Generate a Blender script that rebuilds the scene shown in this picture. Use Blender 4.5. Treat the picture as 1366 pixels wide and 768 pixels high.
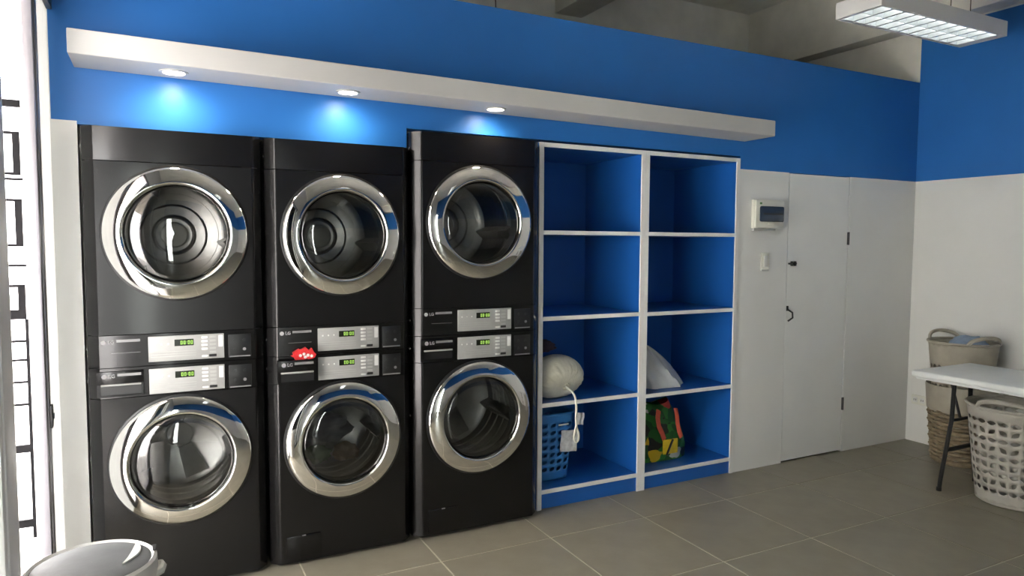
import bpy, bmesh, math, random
from mathutils import Vector, Matrix
random.seed(7)
for o in list(bpy.data.objects): bpy.data.objects.remove(o)
scene = bpy.context.scene
C = scene.collection
PI = math.pi

# ------------------------------------------------------------------ camera
cam_d = bpy.data.cameras.new('camera'); cam = bpy.data.objects.new('camera', cam_d); C.objects.link(cam)
F_PX, YAW, PITCH, ROLL = 926.70, 0.4750, -0.06335, 0.005124
CAM = Vector((-0.1608, -3.3436, 1.5022))
fw = Vector((math.sin(YAW)*math.cos(PITCH), math.cos(YAW)*math.cos(PITCH), math.sin(PITCH)))
rt = Vector((math.cos(YAW), -math.sin(YAW), 0)); up = rt.cross(fw)
rt, up = math.cos(ROLL)*rt + math.sin(ROLL)*up, -math.sin(ROLL)*rt + math.cos(ROLL)*up
M = Matrix((rt, up, -fw)).transposed().to_4x4(); M.translation = CAM
cam.matrix_world = M
cam_d.sensor_fit = 'HORIZONTAL'; cam_d.sensor_width = 36.0; cam_d.lens = 36.0*F_PX/1366.0
cam_d.clip_start = 0.02
scene.camera = cam

# ------------------------------------------------------------------ world, daylight, exposure
w = bpy.data.worlds.new('overcast_sky'); scene.world = w; w.use_nodes = True
bg = w.node_tree.nodes['Background']
bg.inputs['Color'].default_value = (1.0, 0.985, 0.965, 1); bg.inputs['Strength'].default_value = 8.0
scene.view_settings.view_transform = 'Standard'; scene.view_settings.look = 'None'
scene.view_settings.exposure = 1.70; scene.view_settings.gamma = 1.0
scene.view_settings.use_curve_mapping = False

sd = bpy.data.lights.new('sun', 'SUN'); sd.energy = 22; sd.angle = .02; sd.color = (1, .98, .95)
so = bpy.data.objects.new('sun', sd); C.objects.link(so); so.rotation_euler = Vector((-.22, .50, -.84)).to_track_quat('-Z', 'Y').to_euler()

# a portal in the storefront opening guides the sky light into the room (gives no light itself)
pd = bpy.data.lights.new('storefront_portal', 'AREA'); pd.shape = 'RECTANGLE'; pd.size = 2.4; pd.size_y = 2.4
pd.cycles.is_portal = True
po = bpy.data.objects.new('storefront_portal', pd); C.objects.link(po)
po.location = (-0.60, -1.20, 1.25); po.rotation_euler = (0, -PI/2, 0); po.rotation_euler = Vector((1, 0, 0)).to_track_quat('-Z', 'Z').to_euler()

pd2 = pd.copy(); pd2.size = .34; pd2.size_y = 2.3
po2 = bpy.data.objects.new('entrance_portal', pd2); C.objects.link(po2)
po2.location = (-.29, -5.83, 1.2); po2.rotation_euler = Vector((0, 1, 0)).to_track_quat('-Z', 'Z').to_euler()

# ------------------------------------------------------------------ materials
def mat(name, col, rough=0.5, metal=0.0, noise=0.0, nscale=8.0, bump=0.0, bscale=60.0, coat=0.0, emit=None, estr=0.0, stretch=None, spec=0.5, objrand=0.0, transm=0.0, coatr=0.05):
    m = bpy.data.materials.new(name); m.use_nodes = True
    nt = m.node_tree; N = nt.nodes; L = nt.links; b = N['Principled BSDF']
    b.inputs['Base Color'].default_value = (*col, 1); b.inputs['Roughness'].default_value = rough
    b.inputs['Metallic'].default_value = metal; b.inputs['Specular IOR Level'].default_value = spec
    b.inputs['Coat Weight'].default_value = coat; b.inputs['Coat Roughness'].default_value = coatr
    b.inputs['Transmission Weight'].default_value = transm
    if emit: b.inputs['Emission Color'].default_value = (*emit, 1); b.inputs['Emission Strength'].default_value = estr
    tc = N.new('ShaderNodeTexCoord'); mp = N.new('ShaderNodeMapping'); L.new(tc.outputs['Object'], mp.inputs['Vector'])
    if stretch: mp.inputs['Scale'].default_value = stretch
    if noise > 0:
        nz = N.new('ShaderNodeTexNoise'); nz.inputs['Scale'].default_value = nscale; nz.inputs['Detail'].default_value = 6
        L.new(mp.outputs['Vector'], nz.inputs['Vector'])
        mr = N.new('ShaderNodeMapRange'); mr.inputs['To Min'].default_value = 1-noise; mr.inputs['To Max'].default_value = 1+noise
        mr.inputs['From Min'].default_value = .25; mr.inputs['From Max'].default_value = .75
        L.new(nz.outputs['Fac'], mr.inputs['Value'])
        fac = mr.outputs['Result']
        if objrand > 0:
            oi = N.new('ShaderNodeObjectInfo'); m2 = N.new('ShaderNodeMapRange')
            m2.inputs['To Min'].default_value = 1-objrand; m2.inputs['To Max'].default_value = 1+objrand
            L.new(oi.outputs['Random'], m2.inputs['Value'])
            ml = N.new('ShaderNodeMath'); ml.operation = 'MULTIPLY'; L.new(fac, ml.inputs[0]); L.new(m2.outputs['Result'], ml.inputs[1]); fac = ml.outputs[0]
        mx = N.new('ShaderNodeVectorMath'); mx.operation = 'SCALE'; mx.inputs[0].default_value = col
        L.new(fac, mx.inputs['Scale']); L.new(mx.outputs['Vector'], b.inputs['Base Color'])
    if bump > 0:
        n2 = N.new('ShaderNodeTexNoise'); n2.inputs['Scale'].default_value = bscale; n2.inputs['Detail'].default_value = 4
        L.new(mp.outputs['Vector'], n2.inputs['Vector'])
        bp = N.new('ShaderNodeBump'); bp.inputs['Strength'].default_value = bump; bp.inputs['Distance'].default_value = 0.01
        L.new(n2.outputs['Fac'], bp.inputs['Height']); L.new(bp.outputs['Normal'], b.inputs['Normal'])
    return m

def glass_mat(name, tint, boost=1.0, rough=0.0):
    m = bpy.data.materials.new(name); m.use_nodes = True
    nt = m.node_tree; N = nt.nodes; L = nt.links
    N.remove(N['Principled BSDF']); out = N['Material Output']
    tr = N.new('ShaderNodeBsdfTransparent'); tr.inputs['Color'].default_value = (*tint, 1)
    gl = N.new('ShaderNodeBsdfGlossy'); gl.inputs['Roughness'].default_value = rough; gl.inputs['Color'].default_value = (1, 1, 1, 1)
    fr = N.new('ShaderNodeFresnel'); fr.inputs['IOR'].default_value = 1.5
    mu = N.new('ShaderNodeMath'); mu.operation = 'MULTIPLY'; mu.inputs[1].default_value = boost; mu.use_clamp = True
    L.new(fr.outputs['Fac'], mu.inputs[0])
    mx = N.new('ShaderNodeMixShader'); L.new(mu.outputs[0], mx.inputs['Fac']); L.new(tr.outputs[0], mx.inputs[1]); L.new(gl.outputs[0], mx.inputs[2])
    L.new(mx.outputs[0], out.inputs['Surface'])
    return m

def frost_mat():
    m = bpy.data.materials.new('frosted_film_glass'); m.use_nodes = True
    N = m.node_tree.nodes; L = m.node_tree.links; N.remove(N['Principled BSDF'])
    tl = N.new('ShaderNodeBsdfTranslucent'); df = N.new('ShaderNodeBsdfDiffuse'); mx = N.new('ShaderNodeMixShader')
    nz = N.new('ShaderNodeTexNoise'); nz.inputs['Scale'].default_value = 12; cr = N.new('ShaderNodeValToRGB')
    cr.color_ramp.elements[0].color = (.37, .38, .375, 1); cr.color_ramp.elements[1].color = (.45, .455, .45, 1)
    L.new(nz.outputs['Fac'], cr.inputs['Fac']); L.new(cr.outputs['Color'], tl.inputs['Color']); L.new(cr.outputs['Color'], df.inputs['Color'])
    mx.inputs['Fac'].default_value = .3; L.new(tl.outputs[0], mx.inputs[1]); L.new(df.outputs[0], mx.inputs[2]); L.new(mx.outputs[0], N['Material Output'].inputs['Surface'])
    return m
BLUE = (0.024, 0.158, 0.49)
MT = dict(
    blue=mat('blue_wall_paint', BLUE, 0.38, spec=.4, noise=.05, nscale=3, bump=.04, bscale=25),
    white=mat('white_wall_paint', (.74, .735, .715), 0.5, noise=.03, nscale=3, bump=.05, bscale=30),
    whitedoor=mat('white_painted_panel', (.76, .76, .745), 0.42, noise=.03, nscale=4, bump=.03, bscale=20),
    concrete=mat('grey_beige_plaster', (.80, .765, .69), 0.85, noise=.12, nscale=4, bump=.15, bscale=20),
    ceiling=mat('bare_concrete', (.78, .76, .70), 0.9, noise=.12, nscale=3, bump=.15, bscale=15),
    tile=mat('grey_floor_tile', (.240, .220, .172), 0.40, noise=.10, nscale=7, bump=.05, bscale=40, objrand=.04),
    grout=mat('pale_grout', (.52, .485, .39), 0.8, noise=.15, nscale=9),
    boxwhite=mat('white_light_box_paint', (.50, .49, .475), 0.5, noise=.02, nscale=6),
    shelfblue=mat('blue_laminate', (.012, .105, .40), 0.33, noise=.04, nscale=5),
    edge=mat('white_edge_banding', (.76, .76, .75), 0.4),
    graphite=mat('graphite_metallic_paint', (.013, .0125, .013), 0.25, metal=.55, noise=.06, nscale=300, coat=.16, coatr=.10),
    cabinet=mat('dark_cabinet_steel', (.03, .03, .032), 0.4, metal=.3, noise=.05, nscale=20),
    blackp=mat('black_plastic', (.010, .010, .011), 0.35, noise=.05, nscale=40),
    chrome=mat('chrome', (.80, .79, .77), 0.05, metal=1.0, noise=.01, nscale=10),
    steel=mat('drum_steel', (.50, .49, .47), 0.28, metal=1.0, noise=.08, nscale=30),
    hub=mat('hub_grey', (.55, .54, .50), 0.4, metal=.3, noise=.05, nscale=30),
    gasket=mat('grey_rubber', (.09, .09, .095), 0.55, noise=.05, nscale=30),
    silver=mat('silver_control_film', (.34, .34, .33), 0.45, metal=.1, noise=.03, nscale=30),
    silver2=mat('silver_print', (.38, .38, .37), 0.4, noise=.03, nscale=30),
    btn=mat('pale_button', (.68, .68, .66), 0.4, noise=.02, nscale=30),
    greyprint=mat('grey_print', (.24, .235, .24), 0.4, metal=.2, noise=.03, nscale=30),
    logo=mat('light_grey_print', (.34, .33, .34), 0.4, noise=.02, nscale=30),
    screen=mat('display_window', (.010, .013, .008), 0.15, noise=.03, nscale=30),
    led=mat('green_digits', (.2, .4, .05), 0.4, emit=(.42, .66, .16), estr=.22),
    screw=mat('bright_screw', (.7, .7, .7), 0.2, metal=1.0, noise=.02, nscale=30),
    alu=mat('aluminium_frame', (.15, .145, .16), 0.4, metal=.35, noise=.04, nscale=12),
    framewhite=mat('white_frame_paint', (.75, .74, .75), 0.4, noise=.03, nscale=12),
    darkmetal=mat('dark_metal', (.03, .03, .032), 0.4, metal=.5, noise=.1, nscale=40),
    blackbar=mat('black_bar_paint', (.0035, .0033, .004), 0.8, noise=.1, nscale=20, spec=.1),
    bowl=glass_mat('bowl_glass', (.90, .91, .91), .30),
    glass=glass_mat('clear_glass', (.93, .96, .94), 1.0),
    doorglass=glass_mat('dark_door_glass', (.47, .47, .465), 1.4, .01),
    lampwhite=mat('white_lamp_housing', (.72, .70, .69), 0.45, noise=.02, nscale=8),
    louver=mat('bright_louver', (.45, .47, .47), 0.3, metal=.4, noise=.02, nscale=20),
    tube=mat('fluorescent_tube', (.9, .95, .95), 0.4, emit=(.95, 1.0, 1.0), estr=2.0),
    lens=mat('downlight_lens', (1, .95, .85), 0.4, emit=(1.0, .93, .80), estr=14.0),
    wire=mat('brown_wire', (.08, .05, .035), 0.6, noise=.1, nscale=30),
    cream=mat('cream_plastic', (.70, .69, .62), 0.4, noise=.02, nscale=20),
    shade=mat('breaker_window', (.035, .055, .09), 0.15, noise=.05, nscale=20),
    tabletop=mat('white_table_plastic', (.78, .80, .80), 0.4, noise=.03, nscale=14, bump=.04, bscale=120),
    tableleg=mat('black_leg_paint', (.012, .012, .014), 0.35, noise=.05, nscale=30),
    beige=mat('beige_plastic', (.38, .345, .28), 0.5, noise=.10, nscale=14),
    pale=mat('pale_grey_plastic', (.42, .395, .35), 0.45, noise=.05, nscale=14),
    wicker=mat('brown_wicker', (.25, .195, .125), 0.65, noise=.35, nscale=26),
    bluepl=mat('blue_plastic', (.035, .20, .52), 0.4, noise=.06, nscale=14),
    bluecloth=mat('pale_blue_cloth', (.25, .33, .45), 0.85, noise=.1, nscale=30),
    cotton=mat('cream_cotton', (.66, .63, .52), 0.9, noise=.07, nscale=25, bump=.25, bscale=80),
    darkcloth=mat('dark_purple_cloth', (.05, .035, .06), 0.9, noise=.3, nscale=20, bump=.3, bscale=50),
    cord=mat('cotton_cord', (.72, .70, .62), 0.85, noise=.1, nscale=60),
    paper=mat('printed_paper', (.62, .62, .64), 0.6, noise=.25, nscale=45),
    plasticbag=mat('milky_plastic_bag', (.55, .56, .56), 0.3, noise=.08, nscale=9, bump=.3, bscale=24, coat=.3),
    strap=mat('red_orange_webbing', (.62, .10, .055), 0.7, noise=.08, nscale=50),
    redwrap=mat('red_wrapper', (.62, .03, .035), 0.35, noise=.2, nscale=40),
    whitewrap=mat('white_wrapper_print', (.75, .70, .70), 0.4, noise=.1, nscale=40),
    binwhite=mat('pale_bin_plastic', (.55, .55, .53), 0.4, noise=.04, nscale=14),
    bingrey=mat('grey_bin_lid', (.085, .09, .094), 0.6, spec=.3, noise=.14, nscale=16, bump=.05, bscale=60),
    asphalt=mat('pale_pavement', (.55, .53, .52), 0.9, noise=.08, nscale=6, bump=.1, bscale=30),
    extwall=mat('white_exterior_render', (.80, .78, .79), 0.8, noise=.03, nscale=5, bump=.06, bscale=20),
    greencloth=mat('green_cloth', (.10, .22, .07), 0.9, noise=.25, nscale=20, bump=.3, bscale=40),
    tancloth=mat('tan_cloth', (.42, .28, .18), 0.9, noise=.25, nscale=20, bump=.3, bscale=40),
    whitecloth=mat('pale_cloth', (.62, .60, .55), 0.9, noise=.2, nscale=20, bump=.3, bscale=40),
    canopy=mat('beige_canopy_plaster', (.45, .40, .34), 0.8, noise=.05, nscale=6, bump=.06, bscale=20),
    extwall2=mat('grey_exterior_render', (.42, .41, .40), 0.85, noise=.08, nscale=3, bump=.06, bscale=20),
    greycloth=mat('grey_cloth', (.30, .30, .33), 0.9, noise=.25, nscale=20, bump=.3, bscale=40),
)
def print_mat():
    m = bpy.data.materials.new('printed_bag_fabric'); m.use_nodes = True
    N = m.node_tree.nodes; L = m.node_tree.links; b = N['Principled BSDF']; b.inputs['Roughness'].default_value = .45
    tc = N.new('ShaderNodeTexCoord'); mp = N.new('ShaderNodeMapping'); mp.inputs['Scale'].default_value = (9, 9, 11)
    L.new(tc.outputs['Object'], mp.inputs['Vector'])
    nz = N.new('ShaderNodeTexNoise'); nz.inputs['Scale'].default_value = .9; L.new(mp.outputs['Vector'], nz.inputs['Vector'])
    ad = N.new('ShaderNodeVectorMath'); ad.operation = 'ADD'; L.new(mp.outputs['Vector'], ad.inputs[0]); L.new(nz.outputs['Color'], ad.inputs[1])
    vo = N.new('ShaderNodeTexVoronoi'); vo.inputs['Scale'].default_value = 1.5; L.new(ad.outputs['Vector'], vo.inputs['Vector'])
    sp = N.new('ShaderNodeSeparateColor'); L.new(vo.outputs['Color'], sp.inputs['Color'])
    cr = N.new('ShaderNodeValToRGB'); cr.color_ramp.interpolation = 'CONSTANT'
    cols = [(0, (.012, .085, .018)), (.26, (.03, .19, .03)), (.46, (.010, .012, .012)), (.58, (.62, .42, .015)), (.72, (.42, .04, .03)), (.82, (.016, .12, .02)), (.92, (.5, .5, .45))]
    e = cr.color_ramp.elements
    e[0].position, e[0].color = 0, (*cols[0][1], 1); e[1].position, e[1].color = cols[1][0], (*cols[1][1], 1)
    for p, c in cols[2:]:
        k = e.new(p); k.color = (*c, 1)
    L.new(sp.outputs['Red'], cr.inputs['Fac']); L.new(cr.outputs['Color'], b.inputs['Base Color'])
    return m
MT['print'] = print_mat(); MT['frost'] = frost_mat()

# ------------------------------------------------------------------ mesh helpers
class MB:
    def __init__(s): s.bm = bmesh.new()
    def box(s, x0, x1, y0, y1, z0, z1, bev=0, seg=2, mi=0):
        r = bmesh.ops.create_cube(s.bm, size=1.0)
        vs = r['verts']
        for v in vs:
            v.co = Vector(((x0+x1)/2 + v.co.x*(x1-x0), (y0+y1)/2 + v.co.y*(y1-y0), (z0+z1)/2 + v.co.z*(z1-z0)))
        fs = set(f for v in vs for f in v.link_faces)
        for f in fs: f.material_index = mi
        if bev > 0:
            es = list(set(e for v in vs for e in v.link_edges))
            bmesh.ops.bevel(s.bm, geom=es, offset=bev, segments=seg, affect='EDGES', profile=.5)
        return s
    def poly(s, pts, mi=0):
        f = s.bm.faces.new([s.bm.verts.new(p) for p in pts]); f.material_index = mi; return s
    def rings(s, rings, closed=True, cap0=False, cap1=False, loop=False):
        R = [[s.bm.verts.new(p) for p in r] for r in rings]
        n = len(R[0]); m = len(R)
        for i in range(m if loop else m-1):
            a, b = R[i], R[(i+1) % m]
            for j in range(n if closed else n-1):
                k = (j+1) % n
                s.bm.faces.new((a[j], a[k], b[k], b[j]))
        if cap0: s.bm.faces.new(R[0][::-1])
        if cap1: s.bm.faces.new(R[-1])
        return s
    def lathe(s, prof, c=(0, 0, 0), axis='z', n=48, loop=False, cap0=False, cap1=False, sx=1.0, sy=1.0):
        c = Vector(c); rs = []
        for r, h in prof:
            ring = []
            for k in range(n):
                a = 2*PI*k/n
                if axis == 'z': ring.append(c + Vector((sx*r*math.cos(a), sy*r*math.sin(a), h)))
                elif axis == 'y': ring.append(c + Vector((sx*r*math.cos(a), h, sy*r*math.sin(a))))
                else: ring.append(c + Vector((h, sx*r*math.cos(a), sy*r*math.sin(a))))
            rs.append(ring)
        return s.rings(rs, True, cap0, cap1, loop)
    def tube(s, pts, r, n=8, closed=False, flat=None):
        P = [Vector(p) for p in pts]; rs = []; prev = None
        for i, p in enumerate(P):
            if closed: t = P[(i+1) % len(P)] - P[i-1]
            else: t = P[min(i+1, len(P)-1)] - P[max(i-1, 0)]
            t.normalize()
            if prev is None:
                a = Vector((0, 0, 1)) if abs(t.z) < .9 else Vector((1, 0, 0))
                u = t.cross(a).normalized()
            else: u = (prev - t*prev.dot(t)).normalized()
            prev = u; v = t.cross(u)
            rr = r[i] if isinstance(r, (list, tuple)) else r
            fu, fv = (flat if flat else (1, 1))
            rs.append([p + rr*(fu*math.cos(2*PI*k/n)*u + fv*math.sin(2*PI*k/n)*v) for k in range(n)])
        return s.rings(rs, True, not closed, not closed, closed)
    def build(s, name, m, parent=None, smooth=35, loc=None):
        bm = s.bm
        bmesh.ops.recalc_face_normals(bm, faces=bm.faces)
        me = bpy.data.meshes.new(name); bm.to_mesh(me); bm.free()
        for mm in (m if isinstance(m, (list, tuple)) else [m]): me.materials.append(MT[mm])
        if smooth:
            for p in me.polygons: p.use_smooth = True
            me.set_sharp_from_angle(angle=math.radians(smooth))
        o = bpy.data.objects.new(name, me); C.objects.link(o)
        if parent: o.parent = parent
        if loc: o.location = loc
        return o
def tag(o, label, cat, group=None):
    o['label'] = label; o['category'] = cat
    if group: o['group'] = group
    return o
def thing(name, label, cat, loc=(0, 0, 0), group=None, rz=0.0):
    o = bpy.data.objects.new(name, None); C.objects.link(o); o.location = loc; o.rotation_euler.z = rz
    o.empty_display_size = .1
    return tag(o, label, cat, group)
def struct(o, label=None, cat=None):
    o['kind'] = 'structure'
    if label: o['label'] = label
    if cat: o['category'] = cat
    return o
def copy_tree(o, parent=None):
    c = o.copy(); C.objects.link(c); c.parent = parent
    for ch in list(o.children): copy_tree(ch, c)
    return c
_txt = {}
def text_mesh(t, size, depth=.0006):
    k = (t, size)
    if k not in _txt:
        cu = bpy.data.curves.new('lettering', 'FONT'); cu.body = t; cu.size = size; cu.extrude = depth
        cu.align_x = 'LEFT'; cu.align_y = 'CENTER'; cu.resolution_u = 3; cu.offset = size*.02
        ob = bpy.data.objects.new('lettering', cu); C.objects.link(ob)
        dg = bpy.context.evaluated_depsgraph_get(); dg.update()
        me = bpy.data.meshes.new_from_object(ob.evaluated_get(dg))
        bpy.data.objects.remove(ob); me.transform(Matrix.Rotation(PI/2, 4, 'X')); _txt[k] = me
    return _txt[k]
def text(name, t, size, m, parent, loc):
    me = text_mesh(t, size)
    if not me.materials: me.materials.append(MT[m])
    o = bpy.data.objects.new(name, me); C.objects.link(o); o.parent = parent; o.location = loc
    return o

# ------------------------------------------------------------------ the setting
XL, XR, YB, YF, ZC = -0.516, 5.02, 1.58, -5.7, 3.66
ZB = 1.991; ZT = 2.733
# floor: grout bed with a tile in each cell
fl = struct(MB().box(XL-.1, XR+.1, YF-.1, YB+.1, -.12, -.0025).build('floor', 'grout'), 'grey square floor tiles with pale grout lines', 'floor')
TX, TY, TS, G = 1.6109, -0.3474, 0.6, 0.007
_tm = {}
def tile(x0, x1, y0, y1):
    k = (round(x1-x0, 3), round(y1-y0, 3))
    if k not in _tm:
        o = MB().box(-k[0]/2, k[0]/2, -k[1]/2, k[1]/2, -.010, 0, bev=.0012, seg=1).build('tile', 'tile', fl)
        _tm[k] = o.data
    else:
        o = bpy.data.objects.new('tile', _tm[k]); C.objects.link(o); o.parent = fl
    o.location = ((x0+x1)/2, (y0+y1)/2, 0)
i0 = math.floor((XL-TX)/TS); i1 = math.ceil((XR-TX)/TS); j0 = math.floor((YF-TY)/TS); j1 = math.ceil((YB-TY)/TS)
for i in range(i0, i1):
    for j in range(j0, j1):
        x0 = max(TX+i*TS, XL)+G/2; x1 = min(TX+(i+1)*TS, XR)-G/2; y0 = max(TY+j*TS, YF)+G/2; y1 = min(TY+(j+1)*TS, YB)-G/2
        if x1-x0 > .02 and y1-y0 > .02: tile(x0, x1, y0, y1)
struct(MB().box(XL-.1, XR+.1, YF-.1, YB+.1, ZC, ZC+.15).build('ceiling', 'ceiling'), 'bare grey concrete ceiling slab', 'ceiling')
# partition wall: blue above, white below, with openings for the machines, the shelves and the door
T = .09
wb = MB()
wb.box(XL, XR, 0, T, 2.072, ZT)
wb.box(XL, .966, 0, T, ZB, 2.072); wb.box(3.205, XR, 0, T, ZB, 2.072)
wb.box(-.428, .966, 0, T, 1.978, ZB)
for a, b in ((XL, -.428), (3.205, 3.655), (4.272, XR)): wb.box(a, b, 0, T, -.002, ZB, mi=1)
struct(wb.build('wall_back', ['blue', 'white'], smooth=0), 'partition wall painted blue above and white below', 'wall')
wr = MB()
wr.box(XR, XR+.12, YF, 0, ZB, 3.11); wr.box(XR, XR+.12, YF, 0, -.002, ZB, mi=1); wr.box(XR, XR+.12, 0, YB, -.002, ZC, mi=2); wr.box(XR, XR+.12, YF, 0, 3.11, ZC, mi=2)
struct(wr.build('wall_right', ['blue', 'white', 'concrete'], smooth=0), 'right wall painted blue above and white below', 'wall')
wf = MB(); DX0, DX1 = -.46, -.12   # glazed entrance in the wall behind the viewer
for a, b in ((XL-.1, DX0), (DX1, XR)): wf.box(a, b, YF-.12, YF, ZB, ZC); wf.box(a, b, YF-.12, YF, -.002, ZB, mi=1)
wf.box(DX0, DX1, YF-.12, YF, 2.40, ZC)
struct(wf.build('wall_front', ['blue', 'white'], smooth=0), 'wall behind the viewer painted blue above and white below', 'wall')
struct(MB().box(XL-.1, XR, YB, YB+.12, -.002, ZC).build('wall_rear', 'concrete'), 'unpainted plaster wall of the service space behind the partition', 'wall')
YS = -2.4   # the storefront glazing runs from the partition to here
wl = MB(); wl.box(XL-.014, XL, .0, YB, -.002, 2.50); wl.box(XL-.10, XL, YF, YB, 2.50, ZC); wl.box(XL-.10, XL, YF, YS, -.002, 2.50)
struct(wl.build('wall_left', 'white', smooth=0), 'white wall above and beside the storefront glazing', 'wall')
struct(MB().box(4.86, XR, YF, YB, 3.12, ZC, bev=.006).build('trim_1', 'concrete'), 'plastered ceiling beam along the right wall', 'beam')
struct(MB().box(2.744, 3.0, .02, YB, 3.35, ZC, bev=.006).build('trim_2', 'concrete'), 'plastered ceiling beam crossing above the partition', 'beam')
struct(MB().box(4.93, XR, 1.28, YB, 0, 3.12, bev=.006).build('trim_3', 'concrete'), 'plastered column in the rear corner', 'column')

# door in the partition
dr = MB().box(3.660, 4.266, .001, .04, .012, 1.986, bev=.0015, seg=1).build('door_1', 'whitedoor'); struct(dr, 'flush white narrow service door set in the partition', 'door')
b = MB(); b.box(3.668, 3.745, -.010, .001, 1.372, 1.384, bev=.003); b.box(3.690, 3.702, -.016, .001, 1.362, 1.394, bev=.003); b.box(3.722, 3.734, -.016, .001, 1.362, 1.394, bev=.003)
b.build('slide_bolt', 'darkmetal', dr)
b = MB(); b.box(3.664, 3.680, -.006, .001, 1.055, 1.09, bev=.002); b.tube([(3.672, -.006, 1.065), (3.690, -.03, 1.045), (3.694, -.03, 1.01), (3.676, -.006, .985)], .006)
b.build('pull_handle', 'darkmetal', dr)
for z in (1.553, .355):
    h = MB(); h.box(4.258, 4.276, -.004, .001, z-.045, z+.045, bev=.001, seg=1); h.tube([(4.268, -.006, z-.046), (4.268, -.006, z+.046)], .006)
    h.build('hinge', 'darkmetal', dr)

# storefront at the left: frame, posts, panes
wn = MB(); wn.box(-.545, -.500, YS, -.002, 2.42, 2.50); wn.box(-.545, -.500, YS, -.40, 0, .07)
wn = struct(wn.build('window_1', 'alu'), 'aluminium storefront glazing along the left wall', 'window')
PY = [(-.513, -.41), (-1.30, -1.10), (-2.05, -1.97), (YS, YS+.08)]
for a, b_ in PY:
    q = MB(); q.box(-.535, -.505, a, b_, .07, 2.42, bev=.003); q.box(-.507, -.500, a+.03, b_-.03, .07, 2.42, bev=.002); q.build('frame_post', 'alu' if a > -.6 else 'framewhite', wn)
for i in range(1, len(PY)-1):   # the leaf next to the frosted pane stands open
    y0, y1 = PY[i+1][1], PY[i][0]
    MB().box(-.523, -.518, y0, y1, .07, 2.42).build('pane', 'glass', wn)
MB().box(-.530, -.519, -.40, -.004, .0, 2.42).build('frosted_pane', 'frost', wn)
lk = MB(); lk.box(-.501, -.492, -.48, -.44, .85, .93, bev=.003); lk.box(-.494, -.488, -.468, -.452, .88, .90, bev=.002)
lk.build('lock_plate', 'darkmetal', wn)

en = MB(); en.box(DX0, DX1, YF-.09, YF-.03, 2.33, 2.40); en.box(DX0, DX1, YF-.09, YF-.03, 0, .07)
en = struct(en.build('window_2', 'alu'), 'glazed aluminium entrance behind the viewer', 'window')
for x in (DX0, DX1-.06): MB().box(x, x+.06, YF-.09, YF-.03, .07, 2.33, bev=.004).build('frame_post', 'alu', en)
for a, b in ((DX0+.06, DX1-.06),): MB().box(a, b, YF-.063, YF-.057, .07, 2.33).build('pane', 'glass', en)
# outdoors beyond the glazing
struct(MB().box(-9, XL-.1, -9, 6, -.25, -.06).build('pavement', 'asphalt'), 'pale sunlit pavement outside the storefront', 'pavement')
struct(MB().box(-6, -.62, 3.2, 3.4, -.06, 4.2).build('exterior_wall', 'extwall'), 'white rendered wall of the neighbouring building', 'wall')
struct(MB().box(-1.75, -.622, -5.6, .90, 2.58, 2.74, bev=.01).build('canopy', 'canopy'), 'beige canopy slab over the pavement, lengthened along the storefront to cut sky light', 'canopy')  # only one end is visible; run along the storefront added to block high sky
struct(MB().box(-6.3, -6.0, -9, 6, -.06, 5.0).build('added_street_wall', 'extwall2'), 'unseen plain wall across the street, added to cut low sky light', 'wall')  # out of view; added to dim the horizontal sky light entering the storefront
gt = thing('lattice_gate', 'black geometric metal lattice seen through the storefront glass', 'gate', (0, 1.0, -.06))
def gbar(x0, x1, z0, z1): MB().box(x0, x1, -.008, .008, z0+.06, z1+.06).build('bar', 'blackbar', gt)
X0, X1 = -1.9, -.752
for z0, z1 in ((2.182, 2.220), (1.813, 1.826), (1.372, 1.384), (.980, .992), (.882, .893), (.766, .777), (.648, .659), (.40, .44), (.0, .04)): gbar(X0, X1, z0, z1)
for (z0, z1) in ((1.84, 2.06), (1.475, 1.72), (1.10, 1.28)):
    zb = .05 if z0 == 1.10 else .014
    gbar(X0, X1-.008, z1-.014, z1); gbar(X0, X1-.008, z0, z0+zb); gbar(X1-.040, X1-.008, z0+zb, z1-.014)
gbar(X0-.04, X0, -.06, 2.4)
for z0, z1 in ((-.06, .0), (.04, .40), (.44, .648), (.659, .766), (.777, .882), (.893, .980), (.992, 1.10)):
    gbar(X1-.014, X1, z0, z1); gbar(X1-.5, X1-.48, z0, z1)

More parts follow.
